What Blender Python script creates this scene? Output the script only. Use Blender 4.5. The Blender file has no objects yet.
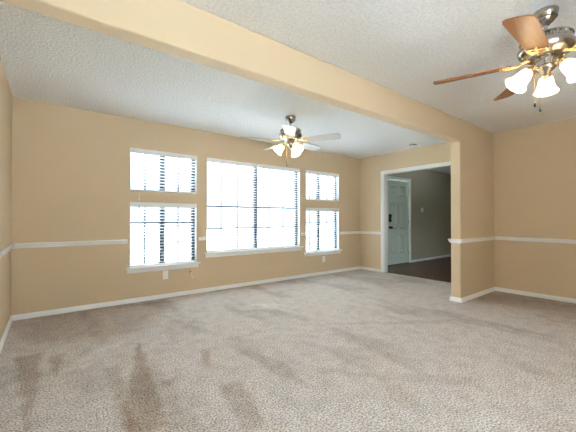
import bpy, bmesh, math, random
from mathutils import Vector, Matrix
random.seed(7)
sc = bpy.context.scene
C = bpy.context.collection
PI = math.pi

# ------------------------------------------------------------------ camera
cd = bpy.data.cameras.new('camera'); cam = bpy.data.objects.new('camera', cd); C.objects.link(cam)
cd.sensor_width = 36.0; cd.sensor_fit = 'HORIZONTAL'; cd.lens = 36.0 * 311.62 / 576.0
cd.clip_start = 0.02
cam.location = (0, 0, 1.106); cam.rotation_euler = (PI / 2 + 0.0094, 0, -0.6531)
sc.camera = cam
# ------------------------------------------------------------------ daylight, exposure
world = bpy.data.worlds.new('overcast_sky'); sc.world = world; world.use_nodes = True
bg = world.node_tree.nodes['Background']
bg.inputs['Color'].default_value = (0.62, 0.83, 1.0, 1)
# overcast sky: brighter towards the zenith and towards the sun's side (behind the viewer)
SKY_HORIZON, SKY_ZENITH, SKY_SUNSIDE = 2.0, 50.0, 3.0
_n = world.node_tree.nodes; _l = world.node_tree.links
_tc = _n.new('ShaderNodeTexCoord'); _sx = _n.new('ShaderNodeSeparateXYZ'); _l.new(_tc.outputs['Generated'], _sx.inputs[0])
def _m(op, a, b, clamp=False):
    x = _n.new('ShaderNodeMath'); x.operation = op; x.use_clamp = clamp
    for s_, v_ in zip(x.inputs, (a, b)):
        if isinstance(v_, (int, float)): s_.default_value = v_
        else: _l.new(v_, s_)
    return x.outputs[0]
_z = _m('SUBTRACT', _sx.outputs['Z'], 0.12, True); _y = _m('MULTIPLY', _sx.outputs['Y'], -1.0, True)
_l.new(_m('ADD', _m('ADD', _m('MULTIPLY', _z, SKY_ZENITH), _m('MULTIPLY', _y, SKY_SUNSIDE)), SKY_HORIZON), bg.inputs['Strength'])
sc.view_settings.view_transform = 'Standard'; sc.view_settings.look = 'None'
sc.view_settings.gamma = 1.0; sc.view_settings.use_curve_mapping = False
sc.view_settings.exposure = 0.70
cy = sc.cycles
cy.max_bounces = 14; cy.diffuse_bounces = 8; cy.transparent_max_bounces = 16; cy.transmission_bounces = 8
cy.sample_clamp_indirect = 6.0; cy.caustics_reflective = False; cy.caustics_refractive = False
cy.use_denoising = True

sd = bpy.data.lights.new('sun', 'SUN'); sd.energy = 105.0; sd.angle = math.radians(3); sd.color = (0.80, 0.92, 1.0)
sun = bpy.data.objects.new('sun', sd); C.objects.link(sun)
sun.rotation_euler = Vector((0.10, 0.22, -0.97)).to_track_quat('-Z', 'Y').to_euler()     # from behind the viewer, high

LAMP_W = 2.8      # watts of each fan bulb

# room dimensions (metres)
XL, XR = -0.329, 5.472          # left wall, right wall
YW = 4.525                      # window wall
YS, YB, XS, ZB = 1.894, 2.022, 4.332, 2.146   # header / partition
YR = -1.75                      # rear wall behind the camera
H = 2.44
WT = 0.16                       # exterior wall thickness
FX1, FY1, FY0 = 10.6, 4.41, 1.2 # foyer

def portal(name, loc, rot, sx, sy):
    l = bpy.data.lights.new(name, 'AREA'); l.shape = 'RECTANGLE'; l.size = sx; l.size_y = sy
    l.cycles.is_portal = True
    o = bpy.data.objects.new(name, l); C.objects.link(o); o.location = loc; o.rotation_euler = rot
portal('sky_portal_front', (2.82, YW + 0.2, 1.25), (-PI / 2, 0, 0), 4.1, 1.75)
portal('sky_portal_rear', (0.40, YR - 0.2, 1.05), (PI / 2, 0, 0), 1.3, 2.15)

# ------------------------------------------------------------------ materials
def mat(name, col, rough=0.6, metal=0.0, spec=0.5, **kw):
    m = bpy.data.materials.new(name); m.use_nodes = True
    b = m.node_tree.nodes['Principled BSDF']
    b.inputs['Base Color'].default_value = (*col, 1); b.inputs['Roughness'].default_value = rough
    b.inputs['Metallic'].default_value = metal; b.inputs['Specular IOR Level'].default_value = spec
    for k, v in kw.items(): b.inputs[k.replace('_', ' ')].default_value = v
    return m
def nn(m, t, **kw):
    n = m.node_tree.nodes.new(t)
    for k, v in kw.items(): setattr(n, k, v)
    return n
def lk(m, a, b): m.node_tree.links.new(a, b)
def objco(m, scale=(1, 1, 1)):
    tc = nn(m, 'ShaderNodeTexCoord'); mp = nn(m, 'ShaderNodeMapping'); mp.inputs['Scale'].default_value = scale
    lk(m, tc.outputs['Object'], mp.inputs['Vector']); return mp.outputs['Vector']
def noise(m, vec, scale, detail=3, rough=0.55):
    n = nn(m, 'ShaderNodeTexNoise'); n.inputs['Scale'].default_value = scale
    n.inputs['Detail'].default_value = detail; n.inputs['Roughness'].default_value = rough
    lk(m, vec, n.inputs['Vector']); return n.outputs['Fac']
def ramp(m, fac, stops):
    r = nn(m, 'ShaderNodeValToRGB'); e = r.color_ramp.elements
    while len(e) < len(stops): e.new(0.5)
    for i, (p, c) in enumerate(stops): e[i].position = p; e[i].color = (*c, 1)
    lk(m, fac, r.inputs['Fac']); return r.outputs['Color']
def bump(m, h, strength, dist):
    b = nn(m, 'ShaderNodeBump'); b.inputs['Strength'].default_value = strength; b.inputs['Distance'].default_value = dist
    lk(m, h, b.inputs['Height']); lk(m, b.outputs['Normal'], m.node_tree.nodes['Principled BSDF'].inputs['Normal'])
def mixc(m, fac, a, b, mode='MIX'):
    x = nn(m, 'ShaderNodeMix', data_type='RGBA', blend_type=mode)
    for s, v in ((x.inputs[0], fac), (x.inputs[6], a), (x.inputs[7], b)):
        if hasattr(v, 'is_linked') or hasattr(v, 'links'): lk(m, v, s)
        else: s.default_value = v if isinstance(v, (int, float)) else (*v, 1)
    return x.outputs[2]
def setcol(m, c): lk(m, c, m.node_tree.nodes['Principled BSDF'].inputs['Base Color'])

M = {}
M['wall'] = m = mat('tan_wall_paint', (0.60, 0.445, 0.29), 0.75, spec=0.3)
v = objco(m); setcol(m, mixc(m, noise(m, v, 1.3), (0.575, 0.447, 0.298), (0.60, 0.467, 0.312)))
bump(m, noise(m, v, 90, 4), 0.12, 0.004)
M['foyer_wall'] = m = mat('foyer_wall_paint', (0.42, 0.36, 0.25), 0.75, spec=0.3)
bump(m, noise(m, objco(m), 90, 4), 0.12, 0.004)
M['ceiling'] = m = mat('popcorn_ceiling', (0.84, 0.82, 0.79), 0.9, spec=0.2)
v = objco(m); n1 = noise(m, v, 50, 4, 0.62)
setcol(m, ramp(m, n1, [(0.33, (0.80, 0.80, 0.795)), (0.6, (0.92, 0.92, 0.915))]))
bump(m, n1, 0.85, 0.018)
M['white'] = mat('white_trim_paint', (0.87, 0.87, 0.86), 0.4)
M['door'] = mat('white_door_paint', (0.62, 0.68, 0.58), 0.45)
M['blind'] = mat('white_blind_slat', (0.88, 0.88, 0.88), 0.45)
M['cord'] = mat('white_cord', (0.8, 0.8, 0.8), 0.6)
M['wand'] = mat('clear_grey_wand', (0.16, 0.17, 0.18), 0.3)
M['bronze'] = mat('dark_bronze_frame', (0.035, 0.037, 0.045), 0.45)
M['plastic'] = mat('white_plastic', (0.85, 0.84, 0.80), 0.35)
M['slot'] = mat('dark_slot', (0.03, 0.03, 0.03), 0.6)
M['nickel'] = mat('brushed_nickel', (0.40, 0.365, 0.33), 0.24, 1.0)
M['brass'] = mat('polished_brass', (0.86, 0.66, 0.36), 0.22, 1.0)
M['black'] = mat('black_metal', (0.015, 0.015, 0.015), 0.35, 0.4)
M['exterior'] = mat('pale_bounce_ground', (0.86, 0.87, 0.88), 0.9)
M['lawn'] = mat('dull_lawn', (0.065, 0.072, 0.05), 0.95)
M['copper'] = mat('copper_fitting', (0.55, 0.22, 0.10), 0.35, 1.0)
def wood(name, c1, c2, rough, sx=3.0):
    m = mat(name, c1, rough); v = objco(m, (sx, 30, 30))
    setcol(m, ramp(m, noise(m, v, 1.6, 5, 0.6), [(0.3, c1), (0.7, c2)])); return m
M['walnut'] = wood('walnut_blade', (0.16, 0.055, 0.013), (0.27, 0.100, 0.024), 0.4)
M['sheen_blade'] = wood('pale_washed_blade', (0.40, 0.39, 0.38), (0.50, 0.48, 0.46), 0.28)  # window sheen on the far fan put into a pale blade colour
# carpet
M['carpet'] = m = mat('beige_carpet', (0.4, 0.33, 0.28), 1.0, spec=0.05)
v = objco(m)
fine = noise(m, v, 95, 2, 0.6); mid = noise(m, v, 9, 4, 0.6)
v2 = objco(m, (0.9, 0.33, 1)); big = noise(m, v2, 2.3, 3, 0.55)
spk = ramp(m, fine, [(0.34, (0.28, 0.235, 0.212)), (0.5, (0.57, 0.505, 0.462)), (0.66, (0.84, 0.775, 0.72))])
pat = ramp(m, big, [(0.36, (0.80, 0.78, 0.76)), (0.48, (1.0, 1.0, 1.0))])
md = ramp(m, mid, [(0.3, (0.86, 0.85, 0.84)), (0.6, (1.05, 1.05, 1.05))])
setcol(m, mixc(m, 1.0, mixc(m, 1.0, spk, pat, 'MULTIPLY'), md, 'MULTIPLY'))
# vacuum swaths brushed into the pile, some shade and window light painted in: (x0, y0, x1, y1, half width at start, at end, lighten/darken)
geo = objco(m); nzv = nn(m, 'ShaderNodeTexNoise'); nzv.inputs['Scale'].default_value = 7; lk(m, geo, nzv.inputs['Vector'])
def vm(op, a, b):
    x = nn(m, 'ShaderNodeVectorMath', operation=op)
    for s_, v_ in zip(x.inputs, (a, b)):
        if isinstance(v_, tuple): s_.default_value = v_
        else: lk(m, v_, s_)
    return x
def mt(op, a, b, clamp=False):
    x = nn(m, 'ShaderNodeMath', operation=op, use_clamp=clamp)
    for s_, v_ in zip(x.inputs, (a, b)):
        if isinstance(v_, (int, float)): s_.default_value = v_
        else: lk(m, v_, s_)
    return x.outputs[0]
wob = vm('MULTIPLY', vm('SUBTRACT', nzv.outputs['Color'], (.5, .5, .5)).outputs[0], (.09, .09, 0)).outputs[0]
pos = vm('ADD', geo, wob).outputs[0]
PILE_LIGHT_SWATHS = [(.632, 3.027, .404, 1.741, .032, .129, -.30), (.379, 2.674, .338, 1.791, .062, .043, -.16), (-.126, 3.299, -.087, 2.126, .107, .02, -.30), (.054, 3.161, .036, 2.664, .073, .011, -.26),
          (.977, 1.911, .857, 1.394, .101, .076, -.20), (1.063, 2.537, .94, 2.205, .065, .043, -.22), (.66, 2.236, .641, 2.136, .062, .039, -.22), (1.797, 1.236, 1.687, 1.012, .078, .088, -.14),
          (.60, 4.52, .25, 3.30, 1.0, .50, -.26), (4.9, 1.88, 5.3, -.2, .50, .38, -.24), (2.35, 2.35, 3.6, 1.5, .03, .10, -.12), (1.55, 1.7, 2.3, .9, .05, .09, -.10), (2.124, 3.493, 2.054, 3.237, .291, .257, .14), (.432, 3.196, .138, 2.743, .142, .09, .10)]  # back-left patch mixes pile and painted shade; first lighter streak paints window light
tot = None
for (ax_, ay_, bx_, by_, wa, wb, amt) in PILE_LIGHT_SWATHS:
    L = math.hypot(bx_ - ax_, by_ - ay_); dx_, dy_ = (bx_ - ax_) / L, (by_ - ay_) / L
    rel = vm('SUBTRACT', pos, (ax_, ay_, 0)).outputs[0]
    u = vm('DOT_PRODUCT', rel, (dx_, dy_, 0)).outputs['Value']; vv = mt('ABSOLUTE', vm('DOT_PRODUCT', rel, (-dy_, dx_, 0)).outputs['Value'], 0)
    wd = mt('ADD', mt('MULTIPLY', u, (wb - wa) / L), wa)
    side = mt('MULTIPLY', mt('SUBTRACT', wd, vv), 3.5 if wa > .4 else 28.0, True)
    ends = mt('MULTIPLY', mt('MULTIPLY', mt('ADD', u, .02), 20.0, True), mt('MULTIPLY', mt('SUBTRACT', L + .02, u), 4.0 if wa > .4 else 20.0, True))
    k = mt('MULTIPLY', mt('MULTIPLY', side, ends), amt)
    tot = k if tot is None else mt('ADD', tot, k)
cmb = nn(m, 'ShaderNodeCombineXYZ')
for i_, w_ in enumerate((0.85, 1.05, 1.25)): lk(m, mt('ADD', mt('MULTIPLY', tot, w_), 1.0), cmb.inputs[i_])
bc = m.node_tree.nodes['Principled BSDF'].inputs['Base Color'].links[0].from_socket
setcol(m, vm('MULTIPLY', bc, cmb.outputs[0]).outputs[0])
bump(m, fine, 0.8, 0.015)
# dark wood planks of the foyer
M['planks'] = m = mat('dark_wood_planks', (0.06, 0.03, 0.02), 0.4)
v = objco(m); br = nn(m, 'ShaderNodeTexBrick'); lk(m, v, br.inputs['Vector'])
br.inputs['Scale'].default_value = 1.0; br.inputs['Brick Width'].default_value = 1.2; br.inputs['Row Height'].default_value = 0.13
br.inputs['Mortar Size'].default_value = 0.004; br.inputs['Color1'].default_value = (0.11, 0.056, 0.034, 1)
br.inputs['Color2'].default_value = (0.055, 0.027, 0.017, 1); br.inputs['Mortar'].default_value = (0.01, 0.006, 0.004, 1)
v3 = objco(m, (2, 30, 1))
setcol(m, mixc(m, 1.0, br.outputs['Color'], ramp(m, noise(m, v3, 2, 4), [(0.3, (0.7, 0.7, 0.7)), (0.7, (1.3, 1.25, 1.2))]), 'MULTIPLY'))
# glass pane
M['glass'] = m = bpy.data.materials.new('clear_window_glass'); m.use_nodes = True
nt = m.node_tree; nt.nodes.remove(nt.nodes['Principled BSDF'])
tr = nn(m, 'ShaderNodeBsdfTransparent'); gl = nn(m, 'ShaderNodeBsdfGlossy'); gl.inputs['Roughness'].default_value = 0.02
mx = nn(m, 'ShaderNodeMixShader'); mx.inputs[0].default_value = 0.05
lk(m, tr.outputs[0], mx.inputs[1]); lk(m, gl.outputs[0], mx.inputs[2]); lk(m, mx.outputs[0], nt.nodes['Material Output'].inputs['Surface'])
# frosted glass of the lit shades
M['shade'] = m = bpy.data.materials.new('frosted_lit_glass'); m.use_nodes = True
nt = m.node_tree; nt.nodes.remove(nt.nodes['Principled BSDF'])
tl = nn(m, 'ShaderNodeBsdfTranslucent'); tl.inputs['Color'].default_value = (1, 0.93, 0.80, 1)
df = nn(m, 'ShaderNodeBsdfDiffuse'); df.inputs['Color'].default_value = (0.95, 0.92, 0.85, 1)
em = nn(m, 'ShaderNodeEmission'); em.inputs['Color'].default_value = (1.0, 0.86, 0.62, 1); em.inputs['Strength'].default_value = 0.5
mx = nn(m, 'ShaderNodeMixShader'); mx.inputs[0].default_value = 0.5; ad = nn(m, 'ShaderNodeAddShader')
lk(m, tl.outputs[0], mx.inputs[1]); lk(m, df.outputs[0], mx.inputs[2]); lk(m, mx.outputs[0], ad.inputs[0]); lk(m, em.outputs[0], ad.inputs[1])
lk(m, ad.outputs[0], nt.nodes['Material Output'].inputs['Surface'])
M['bulb'] = m = mat('lit_bulb', (1, 1, 1)); b = m.node_tree.nodes['Principled BSDF']
b.inputs['Emission Color'].default_value = (1, 0.82, 0.55, 1); b.inputs['Emission Strength'].default_value = 8

# ------------------------------------------------------------------ mesh helpers
def box(bm, a, b):
    a, b = [min(p, q) for p, q in zip(a, b)], [max(p, q) for p, q in zip(a, b)]
    vs = [bm.verts.new((x, y, z)) for x in (a[0], b[0]) for y in (a[1], b[1]) for z in (a[2], b[2])]
    for f in ((0, 1, 3, 2), (4, 6, 7, 5), (0, 4, 5, 1), (2, 3, 7, 6), (0, 2, 6, 4), (1, 5, 7, 3)):
        bm.faces.new([vs[i] for i in f])
    return vs
def tube(bm, pts, r, n=10, caps=True):
    """tube along points, r a number or a list"""
    pts = [Vector(p) for p in pts]; rings = []
    up = None
    for i, p in enumerate(pts):
        d = (pts[min(i + 1, len(pts) - 1)] - pts[max(i - 1, 0)]).normalized()
        if up is None:
            up = Vector((0, 0, 1)) if abs(d.z) < 0.9 else Vector((1, 0, 0))
        s = d.cross(up).normalized(); up = s.cross(d).normalized()
        rr = r[i] if isinstance(r, (list, tuple)) else r
        rings.append([bm.verts.new(p + (s * math.cos(2 * PI * k / n) + up * math.sin(2 * PI * k / n)) * rr) for k in range(n)])
    for a, b in zip(rings, rings[1:]):
        for k in range(n): bm.faces.new((a[k], a[(k + 1) % n], b[(k + 1) % n], b[k]))
    if caps:
        bm.faces.new(rings[0][::-1]); bm.faces.new(rings[-1])
def lathe(bm, prof, n=32, mtx=None, flute=None):
    """prof: list of (r, z); r = 0 closes"""
    rings = []; new = []
    for i, (r, z) in enumerate(prof):
        if r <= 1e-6:
            vv = [bm.verts.new((0, 0, z))]
        else:
            vv = []
            for k in range(n):
                rr = r * (flute(i, k) if flute else 1)
                vv.append(bm.verts.new((rr * math.cos(2 * PI * k / n), rr * math.sin(2 * PI * k / n), z)))
        rings.append(vv); new += vv
    for a, b in zip(rings, rings[1:]):
        for k in range(n):
            k2 = (k + 1) % n
            if len(a) == 1 and len(b) == 1: continue
            if len(a) == 1: bm.faces.new((a[0], b[k2], b[k]))
            elif len(b) == 1: bm.faces.new((a[k], a[k2], b[0]))
            else: bm.faces.new((a[k], a[k2], b[k2], b[k]))
    if mtx is not None: bmesh.ops.transform(bm, matrix=mtx, verts=new)
    return new
def prism(bm, outline, axis, a, b):
    """extrude a 2-D outline [(u, v)] along axis ('x': u=y v=z, 'y': u=x v=z, 'z': u=x v=y) from a to b"""
    def P(u, v, t): return {'x': (t, u, v), 'y': (u, t, v), 'z': (u, v, t)}[axis]
    A = [bm.verts.new(P(u, v, a)) for u, v in outline]; B = [bm.verts.new(P(u, v, b)) for u, v in outline]
    n = len(outline); bm.faces.new(A[::-1]); bm.faces.new(B)
    for k in range(n): bm.faces.new((A[k], A[(k + 1) % n], B[(k + 1) % n], B[k]))
def obj(name, bm, m, parent=None, smooth=False, bevel=0, loc=None):
    bmesh.ops.recalc_face_normals(bm, faces=bm.faces)
    me = bpy.data.meshes.new(name); bm.to_mesh(me); bm.free()
    me.materials.append(m)
    if smooth:
        me.polygons.foreach_set('use_smooth', [True] * len(me.polygons))
        me.set_sharp_from_angle(angle=math.radians(40))
    o = bpy.data.objects.new(name, me); C.objects.link(o)
    if parent: o.parent = parent
    if loc: o.location = loc
    if bevel:
        b = o.modifiers.new('bevel', 'BEVEL'); b.width = bevel; b.segments = 2; b.limit_method = 'ANGLE'
    return o
def struct(name, bm, m, parent=None, label=None, **kw):
    o = obj(name, bm, m, parent, **kw)
    if parent is None: o['kind'] = 'structure'
    if label: o['label'] = label
    return o
def thing(name, label, cat, loc=(0, 0, 0), rotz=0, group=None):
    o = bpy.data.objects.new(name, None); C.objects.link(o); o.location = loc; o.rotation_euler = (0, 0, rotz)
    o.empty_display_size = 0.1
    o['label'] = label; o['category'] = cat
    if group: o['group'] = group
    return o
BM = bmesh.new

# ------------------------------------------------------------------ floors, ceilings
bm = BM(); box(bm, (XL - .12, YR - .12, -.12), (XR + .02, YW + WT, 0)); struct('floor', bm, M['carpet'], label='beige speckled carpet with darker vacuum marks, painted shade and window light')
bm = BM(); box(bm, (XR + .02, FY0 - .12, -.12), (FX1 + .12, FY1 + .3, -0.004)); struct('floor_foyer', bm, M['planks'], label='dark wood plank floor of the foyer')
bm = BM(); box(bm, (XL - .12, YR - .12, H), (XR + .12, YW + WT, H + .12)); struct('ceiling', bm, M['ceiling'], label='white popcorn textured ceiling')
bm = BM(); box(bm, (XR + .12, FY0 - .12, H), (FX1 + .12, FY1 + .3, H + .12)); struct('ceiling_foyer', bm, M['ceiling'], label='foyer ceiling')
bm = BM(); box(bm, (-6, YW + WT, -.3), (12, 8.3, -.2)); box(bm, (-8, -12, -.3), (10, YR - .12, -.2))  # pale ground added out of view to bounce daylight onto the ceilings
struct('ground_bounce', bm, M['exterior'], label='unseen pale ground added to bounce daylight indoors')
bm = BM(); box(bm, (-30, 8.3, -.3), (40, 45, -.21)); struct('ground_lawn', bm, M['lawn'], label='lawn beyond the added pale ground')

# ------------------------------------------------------------------ walls
def wall_with_holes(bm, axis, t0, t1, u0, u1, z0, z1, holes):
    """wall slab between t0 and t1, spanning u, with rectangular holes (ua, ub, za, zb)"""
    us = sorted({u0, u1, *[h[0] for h in holes], *[h[1] for h in holes]})
    zs = sorted({z0, z1, *[h[2] for h in holes], *[h[3] for h in holes]})
    def solid(i, j):
        if i < 0 or j < 0 or i >= len(us) - 1 or j >= len(zs) - 1: return False
        cu, cz = (us[i] + us[i + 1]) / 2, (zs[j] + zs[j + 1]) / 2
        return not any(h[0] < cu < h[1] and h[2] < cz < h[3] for h in holes)
    V = {}
    def P(i, j, t):
        k = (i, j, t)
        if k not in V:
            tt = t1 if t else t0
            V[k] = bm.verts.new((us[i], tt, zs[j]) if axis == 'y' else (tt, us[i], zs[j]))
        return V[k]
    for i in range(len(us) - 1):
        for j in range(len(zs) - 1):
            if not solid(i, j): continue
            bm.faces.new([P(i, j, 0), P(i + 1, j, 0), P(i + 1, j + 1, 0), P(i, j + 1, 0)])
            bm.faces.new([P(i, j, 1), P(i, j + 1, 1), P(i + 1, j + 1, 1), P(i + 1, j, 1)])
            for di, dj, a, b in ((-1, 0, (i, j), (i, j + 1)), (1, 0, (i + 1, j), (i + 1, j + 1)), (0, -1, (i, j), (i + 1, j)), (0, 1, (i, j + 1), (i + 1, j + 1))):
                if not solid(i + di, j + dj):
                    bm.faces.new([P(*a, 0), P(*b, 0), P(*b, 1), P(*a, 1)])
# openings (x0, x1, z0, z1)
WIN = {
 'upper_left': (0.840, 1.745, 1.480, 2.050), 'lower_left': (0.840, 1.745, 0.462, 1.332),
 'center': (1.905, 3.747, 0.590, 2.046),
 'upper_right': (3.896, 4.805, 1.474, 2.046), 'lower_right': (3.896, 4.805, 0.462, 1.325)}
bm = BM(); wall_with_holes(bm, 'y', YW, YW + WT, XL - .12, XR + .12, 0, H, list(WIN.values())); struct('wall_front', bm, M['wall'], label='tan window wall')
bm = BM(); box(bm, (XL - .12, YR - .12, 0), (XL, YW, H)); struct('wall_left', bm, M['wall'])
# wall to the foyer, with the wide cased opening
OY0, OY1, OZ = 2.45, 3.912, 2.045
bm = BM(); wall_with_holes(bm, 'x', XR, XR + .12, YR - .12, YW, 0, H, [(OY0, OY1, 0, OZ)]); struct('wall_right', bm, M['wall'], label='tan wall with a wide cased opening to the foyer')
# partition stub plus header beam in one mesh, with rounded corner bead
bm = BM(); prism(bm, [(XR, 0), (XR, H), (XL, H), (XL, ZB), (XS, ZB), (XS, 0)], 'y', YS, YB)
struct('wall_partition', bm, M['wall'], label='partition stub and dropped header between the two rooms', bevel=0.012)
# rear wall; unseen patio door added to light the near room
RX0, RX1, RZ = -0.20, 1.00, 2.08
bm = BM(); wall_with_holes(bm, 'y', YR - .12, YR, XL, XR, 0, H, [(RX0, RX1, 0.02, RZ)]); struct('wall_rear', bm, M['wall'])
bm = BM()
for x in (RX0, (RX0 + RX1) / 2 - .03, RX1 - .06): box(bm, (x, YR - .10, .02), (x + .06, YR - .04, RZ))
box(bm, (RX0, YR - .10, RZ - .06), (RX1, YR - .04, RZ)); box(bm, (RX0, YR - .10, .02), (RX1, YR - .04, .08))
pd = struct('added_patio_door', bm, M['white'], label='frame of the unseen patio door added for daylight')
bm = BM(); box(bm, (RX0 + .06, YR - .072, .08), (RX1 - .06, YR - .068, RZ - .06)); struct('pane', bm, M['glass'], pd)
# foyer shell
bm = BM(); wall_with_holes(bm, 'y', FY1, FY1 + .115, XR + .12, FX1 + .12, 0, H, [(6.30, 7.25, 0, 2.055)]); struct('wall_foyer_front', bm, M['foyer_wall'])
bm = BM(); box(bm, (FX1, FY0, 0), (FX1 + .12, FY1, H)); struct('wall_foyer_right', bm, M['foyer_wall'])
bm = BM(); wall_with_holes(bm, 'y', FY0 - .12, FY0, XR + .12, FX1 + .12, 0, H, [(7.0, 7.7, 1.2, 2.0)]); struct('wall_foyer_rear', bm, M['foyer_wall'])
bm = BM(); wall_with_holes(bm, 'y', FY0 - .10, FY0 - .04, 7.0, 7.7, 1.2, 2.0, [(7.05, 7.65, 1.25, 1.95)]); w6 = struct('window_6', bm, M['white'], label='unseen foyer window added for daylight')  # out of view, added to brighten the foyer
bm = BM(); box(bm, (7.05, FY0 - .072, 1.25), (7.65, FY0 - .068, 1.95)); struct('pane', bm, M['glass'], w6)

# ------------------------------------------------------------------ trim: baseboards and chair rails
BASE = [(0, 0), (.014, 0), (.014, .034), (.008, .042), (.008, .050), (.004, .058), (0, .058)]
RAIL = [(0, -.028), (.008, -.028), (.010, -.018), (.018, -.013), (.020, .003), (.026, .010), (.028, .020), (.020, .027), (0, .028)]
def run(bm, prof, p, q, nrm, z=0, ext0=0, ext1=0):
    """moulding from p to q; ext* >0: outer mitre, <0: inner mitre (in profile depth)"""
    p, q, nv = Vector((*p, 0)), Vector((*q, 0)), Vector((*nrm, 0)); d = (q - p).normalized()
    A = [bm.verts.new(p + nv * u - d * u * ext0 + Vector((0, 0, z + w))) for u, w in prof]
    B = [bm.verts.new(q + nv * u + d * u * ext1 + Vector((0, 0, z + w))) for u, w in prof]
    n = len(prof); bm.faces.new(A[::-1]); bm.faces.new(B)
    for k in range(n): bm.faces.new((A[k], A[(k + 1) % n], B[(k + 1) % n], B[k]))
CZ = 0.81
CAS0, CAS1 = OY0 - .058, OY1 + .058      # outer edges of the opening's casing
def moulding(prefix, prof, z, gaps):
    def one(name, segs):
        bm = BM()
        for s in segs: run(bm, prof, *s)
        struct(name, bm, M['white'])
    one(prefix + '_left', [((XL, YR), (XL, YW), (1, 0), z, -1, -1)])
    segs = []; x = XL; first = True
    for a, b in gaps + [(XR, None)]:
        segs.append(((x, YW), (a, YW), (0, -1), z, -1 if first else 0, -1 if b is None else 0)); x = b; first = False
    one(prefix + '_front', segs)
    one(prefix + '_right', [((XR, CAS1), (XR, YW), (-1, 0), z, 0, -1), ((XR, YB), (XR, CAS0), (-1, 0), z, -1, 0), ((XR, YR), (XR, YS), (-1, 0), z, -1, -1)])
    one(prefix + '_partition', [((XR, YS), (XS, YS), (0, -1), z, -1, 1), ((XS, YS), (XS, YB), (-1, 0), z, 1, 1), ((XS, YB), (XR, YB), (0, 1), z, 1, -1)])
moulding('baseboard', BASE, 0, [])
moulding('chair_rail', RAIL, CZ, [(0.812, 1.775), (1.880, 3.775), (3.868, 4.835)])
bm = BM(); run(bm, BASE, (7.34, FY1), (FX1, FY1), (0, -1), 0, 0, -1); run(bm, BASE, (XR + .12, FY1), (6.21, FY1), (0, -1)); struct('baseboard_foyer', bm, M['white'])
bm = BM(); run(bm, BASE, (XL, YR), (RX0, YR), (0, 1)); run(bm, BASE, (RX1, YR), (XR, YR), (0, 1)); struct('baseboard_rear', bm, M['white'])

# casing and lining of the wide opening
bm = BM()
def casing(bm, axis, t, d, u0, u1, z1, w=.085, th=.018, z0=0.0):
    """flat door casing round an opening; t wall face, d direction off the wall"""
    for k, (ww, tt) in enumerate(((w, th * .6), (w * .55, th))):
        off = w - ww
        def bx(ua, ub, za, zb):
            if axis == 'x': box(bm, (t, ua, za), (t + d * tt, ub, zb))
            else: box(bm, (ua, t, za), (ub, t + d * tt, zb))
        o0 = (0 if k == 0 else w * .30)
        bx(u0 - o0 - ww, u0 - o0, z0, z1 + o0 + ww); bx(u1 + o0, u1 + o0 + ww, z0, z1 + o0 + ww); bx(u0 - o0, u1 + o0, z1 + o0, z1 + o0 + ww)
casing(bm, 'x', XR, -1, OY0, OY1, OZ - .004, w=.056); casing(bm, 'x', XR + .12, 1, OY0, OY1, OZ - .004, w=.056)
box(bm, (XR, OY1 - .016, 0), (XR + .12, OY1, OZ)); box(bm, (XR, OY0, 0), (XR + .12, OY0 + .016, OZ)); box(bm, (XR, OY0, OZ - .016), (XR + .12, OY1, OZ))
struct('trim_1', bm, M['white'], label='white casing around the opening to the foyer')
bm = BM(); prism(bm, [(XR + .0, 0), (XR + .045, 0), (XR + .040, .007), (XR + .022, .010), (XR + .005, .007)], 'y', OY0 + .017, OY1 - .017)
struct('trim_2', bm, mat('beige_threshold', (0.50, 0.42, 0.34), .4), label='narrow threshold strip between carpet and wood floor')

# ------------------------------------------------------------------ front door in the foyer
DX0, DX1 = 6.325, 7.235
bm = BM()
rows = [(.27, .70), (.865, 1.49), (1.66, 1.93)]; cols = [(6.435, 6.715), (6.845, 7.125)]
# slab with six recessed panels
us = sorted([DX0, DX1] + [c for p in cols for c in p]); zs = sorted([.012, 2.045] + [r for p in rows for r in p])
for i in range(len(us) - 1):
    for j in range(len(zs) - 1):
        u0, u1, z0, z1 = us[i], us[i + 1], zs[j], zs[j + 1]
        if (u0, u1) in cols and (z0, z1) in rows:
            def q(inset, y): return [bm.verts.new(p) for p in ((u0 + inset, y, z0 + inset), (u1 - inset, y, z0 + inset), (u1 - inset, y, z1 - inset), (u0 + inset, y, z1 - inset))]
            R = [q(0, FY1 + .012), q(.014, FY1 + .034), q(.034, FY1 + .034), q(.062, FY1 + .016)]
            for a, b in zip(R, R[1:]):
                for k in range(4): bm.faces.new((a[k], a[(k + 1) % 4], b[(k + 1) % 4], b[k]))
            bm.faces.new(R[-1])
        else:
            bm.faces.new([bm.verts.new(p) for p in ((u0, FY1 + .012, z0), (u1, FY1 + .012, z0), (u1, FY1 + .012, z1), (u0, FY1 + .012, z1))])
bmesh.ops.remove_doubles(bm, verts=bm.verts, dist=1e-5)
box(bm, (DX0, FY1 + .036, .012), (DX1, FY1 + .056, 2.045))
for a, b in (((DX0, FY1 + .012, .012), (DX0 + .003, FY1 + .037, 2.045)), ((DX1 - .003, FY1 + .012, .012), (DX1, FY1 + .037, 2.045))): box(bm, a, b)
fd = struct('door_1', bm, M['door'], label='white six panel front door with dark handle')
bm = BM(); prism(bm, [(6.40, 1.03), (6.46, 1.03), (6.465, 1.05), (6.465, 1.20), (6.45, 1.225), (6.41, 1.225), (6.395, 1.20), (6.395, 1.05)], 'y', FY1 - .012, FY1 + .012)
tube(bm, [(6.43, FY1 - .012, 1.18), (6.43, FY1 - .04, 1.18)], .022, 14); tube(bm, [(6.43, FY1 - .012, 1.075), (6.43, FY1 - .05, 1.075)], .012)
struct('deadbolt', bm, M['black'], fd, label='black keypad deadbolt')
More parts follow.
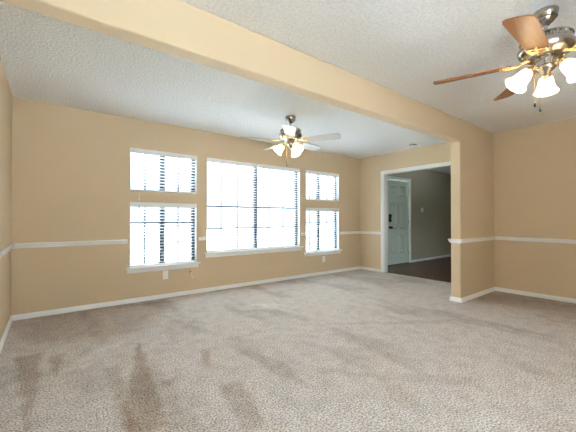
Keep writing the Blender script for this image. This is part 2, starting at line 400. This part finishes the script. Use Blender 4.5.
bm = BM(); lathe(bm, [(0, 0), (.033, 0), (.033, .008), (.013, .014), (.012, .038), (.026, .044), (.030, .058), (.024, .070), (0, .074)], 20,
                 Matrix.Translation((6.43, FY1 + .012, .90)) @ Matrix.Rotation(PI / 2, 4, 'X'))
struct('door_knob', bm, M['black'], fd, label='black door knob', smooth=True)
for z in (.25, 1.03, 1.80):
    bm = BM(); tube(bm, [(DX1 + .004, FY1 + .004, z - .045), (DX1 + .004, FY1 + .004, z + .045)], .007, 8); struct('hinge', bm, M['nickel'], fd)
bm = BM(); casing(bm, 'y', FY1, -1, 6.31, 7.25, 2.055, w=.07, th=.016); struct('trim_3', bm, M['white'], label='white casing around the front door')
bm = BM(); box(bm, (6.31, FY1 + .01, 0), (7.24, FY1 + .09, .011)); struct('trim_4', bm, M['black'], label='dark sill under the front door')

# ------------------------------------------------------------------ windows
YF = YW + 0.070     # inner face of the sash frames
def build_window(n, key, mull, vs, hs, label):
    x0, x1, z0, z1 = WIN[key]
    bm = BM()   # white sill board, apron
    w = struct('window_%d' % n, (lambda b: (box(b, (x0, YF + .005, z0), (x0 + .022, YF + .06, z1)), box(b, (x1 - .052, YF + .005, z0), (x1, YF + .06, z1)),
        box(b, (x0 + .022, YF + .005, z0), (x1 - .035, YF + .06, z0 + .03)), box(b, (x0 + .022, YF + .005, z1 - .03), (x1 - .035, YF + .06, z1)), b)[-1])(bm), M['bronze'], label=label)
    if mull:
        bm = BM(); box(bm, (mull - .034, YF, z0 + .03), (mull + .034, YF + .055, z1 - .03)); struct('mullion', bm, M['bronze'], w)
    bm = BM()
    box(bm, (x0, YW + .001, z0 + .006), (x0 + .003, YF + .004, z1)); box(bm, (x1 - .003, YW + .001, z0 + .006), (x1, YF + .004, z1)); box(bm, (x0 + .003, YW + .001, z1 - .003), (x1 - .003, YF + .004, z1)); box(bm, (x0 + .003, YW + .001, z0 + .0045), (x1 - .003, YF + .004, z0 + .008))
    struct('jamb_liner', bm, M['white'], w, label='white painted window reveal')
    bm = BM()
    for x in vs: box(bm, (x - .012, YF + .018, z0 + .03), (x + .012, YF + .036, z1 - .03))
    for z, hw in hs: box(bm, (x0 + .022, YF + .016, z - hw), (x1 - .035, YF + .034, z + hw))
    struct('muntins', bm, M['bronze'], w)
    bm = BM(); box(bm, (x0 + .03, YF + .040, z0 + .025), (x1 - .03, YF + .044, z1 - .025)); struct('pane', bm, M['glass'], w)
    return w
build_window(1, 'upper_left', 1.272, [1.045, 1.50], [], 'upper left window with dark bronze frame')
w2 = build_window(2, 'lower_left', 1.272, [1.045, 1.50], [(1.055, .012), (.76, .008)], 'lower left window with dark bronze frame')
w3 = build_window(3, 'center', 2.815, [2.185, 2.475, 3.11, 3.42], [(1.305, .013), (.957, .012), (1.66, .008)], 'wide centre picture window with dark bronze frame')
build_window(4, 'upper_right', 4.29, [4.07, 4.545], [(1.77, .006)], 'upper right window with dark bronze frame')
w5 = build_window(5, 'lower_right', 4.29, [4.07, 4.545], [(.75, .012), (1.04, .008)], 'lower right window with dark bronze frame')
for w, key in ((w2, 'lower_left'), (w3, 'center'), (w5, 'lower_right')):
    x0, x1, z0, z1 = WIN[key]
    bm = BM(); prism(bm, [(YF, z0 - .02), (YF, z0 + .004), (YW - .040, z0 + .004), (YW - .048, z0 - .002), (YW - .048, z0 - .014), (YW - .040, z0 - .020)], 'x', x0 - .045, x1 + .045)
    struct('window_sill', bm, M['white'], w, label='white sill board')
    bm = BM(); prism(bm, [(YW - .001, z0 - .021), (YW - .022, z0 - .021), (YW - .020, z0 - .050), (YW - .014, z0 - .072), (YW - .001, z0 - .076)], 'x', x0 - .028, x1 + .028)
    struct('apron', bm, M['white'], w, label='white moulded apron')

# ------------------------------------------------------------------ blinds
def blind(x0, x1, z0, z1, label, tilt=11, ladders=3, wand=None, cord=None, pitch=.0435):
    cx = (x0 + x1) / 2; yc = YW + .040
    t = thing('window_blind', label, 'blind', (cx, yc, z1), 0, 'white horizontal blinds in the windows')
    W = (x1 - x0) / 2 - .004; hgt = z1 - z0
    bm = BM(); prism(bm, [(-.034, -.002), (.024, -.002), (.024, -.048), (-.026, -.048), (-.026, -.064), (-.034, -.068), (-.038, -.060), (-.038, -.008)], 'x', -W, W)
    obj('headrail', bm, M['blind'], t, bevel=.002)
    bm = BM(); a = math.radians(tilt); z = -.085
    dy, dz = math.cos(a) * .025, math.sin(a) * .025
    while z > -hgt + .040:
        # slightly crowned slat, room side high
        prism(bm, [(-dy, z + dz), (-dy * .3, z + dz * .3 + .0028), (dy * .3, z - dz * .3 + .0028), (dy, z - dz),
                   (dy, z - dz - .0022), (dy * .3, z - dz * .3 + .0006), (-dy * .3, z + dz * .3 + .0006), (-dy, z + dz - .0022)], 'x', -W + .002, W - .002)
        z -= pitch
    obj('slats', bm, M['blind'], t)
    bm = BM(); box(bm, (-W + .002, -.024, -hgt + .008), (W - .002, .024, -hgt + .024)); obj('bottom_rail', bm, M['blind'], t, bevel=.003)
    for k in range(ladders):
        x = -W + .12 + k * (2 * W - .24) / (ladders - 1)
        bm = BM()
        for y in (-.0262, .0262): tube(bm, [(x, y, -.05), (x, y, -hgt + .012)], .0011, 5)
        obj('ladder_cord', bm, M['cord'], t)
    if wand:
        xw, L = wand; bm = BM(); tube(bm, [(xw - cx, -.043, -.055), (xw - cx, -.045, -.10), (xw - cx, -.045, -L)], .007, 8); obj('tilt_wand', bm, M['wand'], t)
    if cord:
        xc, L = cord; bm = BM()
        tube(bm, [(xc - cx, -.042, -.055), (xc - cx, -.050, -.10), (xc - cx, -.056, -L)], .0022, 6)
        lathe(bm, [(0, -L), (.004, -L), (.008, -L - .03), (.006, -L - .036), (0, -L - .036)], 10, Matrix.Translation((xc - cx, -.056, 0)))
        obj('pull_cord', bm, M['cord'], t)
blind(*WIN['upper_left'], label='white blind in the small top window on the left', cord=(.95, .66), wand=None)
blind(*WIN['lower_left'], label='white blind in the lower left window above the outlet', wand=(.95, .62), tilt=13)
blind(1.905, 2.822, *WIN['center'][2:], label='left white blind of the two in the wide centre window', wand=(1.99, .62), tilt=6, pitch=.0425)
blind(2.830, 3.747, *WIN['center'][2:], label='right white blind of the two in the wide centre window', wand=(2.93, .80), tilt=6, pitch=.0425)
blind(*WIN['upper_right'], label='white blind in the small top window nearest the foyer')
blind(*WIN['lower_right'], label='white blind in the lower window nearest the foyer')

# ------------------------------------------------------------------ ceiling fans
def rot_ring(prof_pts): return prof_pts
def build_fan(name, label, loc, ang0, shade_ang0, blade_mat, tilt=13):
    t = thing(name, label, 'ceiling fan', loc, 0)          # origin on the ceiling
    bm = BM(); lathe(bm, [(0, -.0005), (.066, -.0005), (.068, -.006), (.066, -.018), (.058, -.046), (.043, -.070), (.028, -.082), (.022, -.088), (0, -.088)], 36)
    lathe(bm, [(.0600, -.040), (.0630, -.044), (.0600, -.050), (.0520, -.054)], 36)
    obj('canopy', bm, M['nickel'], t, smooth=True)
    bm = BM(); tube(bm, [(0, 0, -.080), (0, 0, -.170)], .0115, 16); lathe(bm, [(0, -.142), (.020, -.144), (.024, -.152), (.024, -.166), (0, -.168)], 24)
    obj('downrod', bm, M['nickel'], t, smooth=True)
    # motor housing: fluted top band, flaring bowl, lower band
    bm = BM()
    prof = [(0, -.160), (.030, -.161), (.060, -.166), (.104, -.170), (.132, -.176), (.138, -.181), (.138, -.185), (.133, -.189), (.133, -.211), (.138, -.215), (.140, -.221),
            (.147, -.231), (.149, -.245), (.144, -.262), (.128, -.280), (.106, -.292), (.100, -.298), (.070, -.304), (0, -.305)]
    lathe(bm, prof, 96, None, lambda i, k: (0.93 if (k % 4) < 2 and i in (7, 8) else 1))
    obj('motor_housing', bm, M['nickel'], t, smooth=True)
    ZBl = -.313
    for i in range(5):
        a = ang0 + 72 * i
        R = Matrix.Rotation(math.radians(a), 4, 'Z')
        bm = BM()
        # blade outline: narrow root, wider tip with clipped round corners
        o_ = [(.190, -.052), (.24, -.060), (.40, -.068), (.58, -.0735), (.625, -.0735), (.647, -.066), (.656, -.050), (.660, 0), (.656, .050), (.647, .066), (.625, .0735), (.58, .0735), (.40, .068), (.24, .060), (.190, .052), (.178, .030), (.174, 0), (.178, -.030)]
        prism(bm, o_, 'z', -.0035, .0035)
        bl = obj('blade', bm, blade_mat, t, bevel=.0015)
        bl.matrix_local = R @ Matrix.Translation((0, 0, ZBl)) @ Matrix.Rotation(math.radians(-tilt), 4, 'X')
        bm = BM()   # scrolled blade iron
        tube(bm, [(.085, 0, .026), (.12, 0, .012), (.15, 0, -.004), (.20, 0, -.010), (.245, 0, -.009)], [.014, .011, .009, .008, .006], 10)
        for s in (-1, 1):
            pts = []
            for k in range(13):
                th = k / 12 * 1.55 * PI
                rr = .030 - .011 * k / 12
                pts.append((.205 + rr * math.sin(th) * .9, s * (.033 - rr * math.cos(th)), -.008))
            tube(bm, pts, .0046, 8)
            tube(bm, [(.125, s * .004, .006), (.155, s * .022, -.004), (.19, s * .040, -.008), (.222, s * .046, -.008)], .005, 8)
        for p in ((.245, 0), (.215, .034), (.215, -.034)):
            lathe(bm, [(0, -.012), (.007, -.010), (.008, -.004), (0, -.004)], 10, Matrix.Translation((p[0], p[1], 0)))
        ir = obj('blade_iron', bm, M['brass'], bl, smooth=True)
    # switch housing / light kit
    bm = BM(); lathe(bm, [(0, -.300), (.060, -.301), (.064, -.306), (.060, -.304), (.050, -.312), (.048, -.350), (.054, -.356), (.054, -.366), (.044, -.378), (.026, -.392), (.020, -.404), (.012, -.412), (0, -.416)], 32)
    obj('light_kit', bm, M['nickel'], t, smooth=True)
    for i in range(3):
        a = math.radians(shade_ang0 + 120 * i); d = Vector((math.cos(a), math.sin(a), 0))
        bm = BM()
        p0 = d * .046 + Vector((0, 0, -.360)); p1 = d * .072 + Vector((0, 0, -.352)); p2 = d * .088 + Vector((0, 0, -.366))
        tube(bm, [p0, p1, p2], .010, 10)
        tl = math.radians(42)    # shade axis, from straight down towards d
        ax = (d * math.sin(tl) + Vector((0, 0, -math.cos(tl)))).normalized()
        Q = Matrix.Translation(p2) @ ax.to_track_quat('Z', 'Y').to_matrix().to_4x4()
        lathe(bm, [(0, -.012), (.020, -.010), (.027, 0), (.029, .022), (.026, .024), (0, .022)], 24, Q)
        arm = obj('lamp_holder', bm, M['brass'], t, smooth=True)
        bm = BM()
        outer = [(.027, .020), (.032, .026), (.038, .040), (.043, .062), (.047, .085), (.053, .104), (.062, .120), (.070, .130)]
        inner = [(r - .003, z + .0005) for r, z in outer[::-1]]
        nf = 48
        lathe(bm, outer + [(.0695, .1315)] + inner, nf, Q, lambda i_, k: 1 + (.015 if i_ in (6, 7, 8, 9, 10) else .004) * math.cos(2 * PI * k / nf * 12))
        sh = obj('lamp_shade', bm, M['shade'], t, smooth=True)
        bm = BM(); lathe(bm, [(0, .022), (.012, .024), (.013, .036), (.022, .052), (.026, .066), (.022, .082), (.012, .091), (0, .094)], 20, Q)
        bu = obj('bulb', bm, M['bulb'], sh, smooth=True)
        ld = bpy.data.lights.new('bulb_light', 'POINT'); ld.energy = LAMP_W; ld.color = (1, .84, .62); ld.shadow_soft_size = .03
        lo = bpy.data.objects.new('bulb_light', ld); C.objects.link(lo); lo.parent = t; lo.location = Q @ Vector((0, 0, .118))
    for (ang, L) in ((shade_ang0 + 90, .205), (shade_ang0 + 150, .255)):
        a = math.radians(ang); x, y = .052 * math.cos(a), .052 * math.sin(a)
        bm = BM(); tube(bm, [(x * .85, y * .85, -.356), (x * 1.1, y * 1.1, -.39), (x * 1.1, y * 1.1, -.37 - L)], .0016, 6)
        pc = obj('pull_chain', bm, M['brass'], t)
        bm = BM(); lathe(bm, [(0, 0), (.004, -.002), (.0065, -.014), (.0065, -.024), (0, -.030)], 12, Matrix.Translation((x * 1.1, y * 1.1, -.37 - L)))
        obj('chain_knob', bm, M['black'], pc, smooth=True)
    return t
build_fan('ceiling_fan', 'brushed nickel ceiling fan with walnut brown blades and lit shades, nearest the viewer', (2.53, .577, H), 111, 13, M['walnut'])
build_fan('ceiling_fan', 'ceiling fan with blades painted pale for window sheen and lit shades, hanging in front of the windows', (2.49, 3.2, H), 14.5, 27, M['sheen_blade'])

# ------------------------------------------------------------------ small wall and ceiling fittings
def outlet(loc, label, group=None):
    t = thing('wall_outlet', label, 'outlet', loc, 0, group)
    bm = BM(); box(bm, (-.036, -.006, -.058), (.036, 0, .058)); obj('cover_plate', bm, M['plastic'], t, bevel=.003)
    for z in (-.021, .021):
        bm = BM(); prism(bm, [(-.013, z - .014), (.013, z - .014), (.017, z), (.013, z + .014), (-.013, z + .014), (-.017, z)], 'y', -.009, -.005)
        s = obj('socket', bm, M['plastic'], t)
        bm = BM()
        for x in (-.006, .006): box(bm, (x - .0012, -.0095, z - .004), (x + .0012, -.0085, z + .006))
        obj('slots', bm, M['slot'], s)
outlet((1.297, YW, .320), 'white outlet plate below the left windows')
outlet((4.36, YW, .305), 'white outlet plate below the right windows')
# bare fitting coming out of the wall right of the left outlet
t = thing('wall_cable', 'short loose cable with a copper coloured end poking out of the wall', 'cable', (1.65, YW, .33))
bm = BM(); lathe(bm, [(0, 0), (.016, 0), (.016, .006), (.010, .010), (.009, .030), (0, .031)], 14, Matrix.Rotation(PI / 2, 4, 'X')); obj('connector', bm, M['copper'], t, smooth=True)
bm = BM(); tube(bm, [(0, -.026, 0), (.002, -.040, -.012), (.008, -.040, -.05), (.022, -.034, -.10)], .007, 8); obj('cable', bm, M['cord'], t, smooth=True)
# smoke detector
t = thing('smoke_detector', 'round white smoke detector on the ceiling above the foyer opening', 'smoke detector', (5.14, 3.05, H))
bm = BM(); lathe(bm, [(0, 0), (.062, 0), (.064, -.006), (.060, -.010), (0, -.010)], 32); obj('base_plate', bm, M['plastic'], t, smooth=True)
bm = BM(); lathe(bm, [(0, -.0095), (.050, -.0095), (.058, -.014), (.056, -.030), (.044, -.040), (0, -.043)], 32); obj('cover', bm, M['plastic'], t, smooth=True)
bm = BM(); lathe(bm, [(.0575, -.016), (.0600, -.017), (.0600, -.024), (.0570, -.025)], 32); obj('vent_slots', bm, M['slot'], t)
# light switch in the foyer
t = thing('light_switch', 'white light switch on the foyer wall right of the front door', 'light switch', (7.86, FY1, 1.345))
bm = BM(); box(bm, (-.058, -.006, -.058), (.058, 0, .058)); obj('cover_plate', bm, M['plastic'], t, bevel=.003)
for x in (-.023, .023):
    bm = BM(); prism(bm, [(-.005, -.010), (-.014, .002), (-.014, .008), (-.005, .010)], 'x', x - .005, x + .005); obj('toggle', bm, M['plastic'], t)
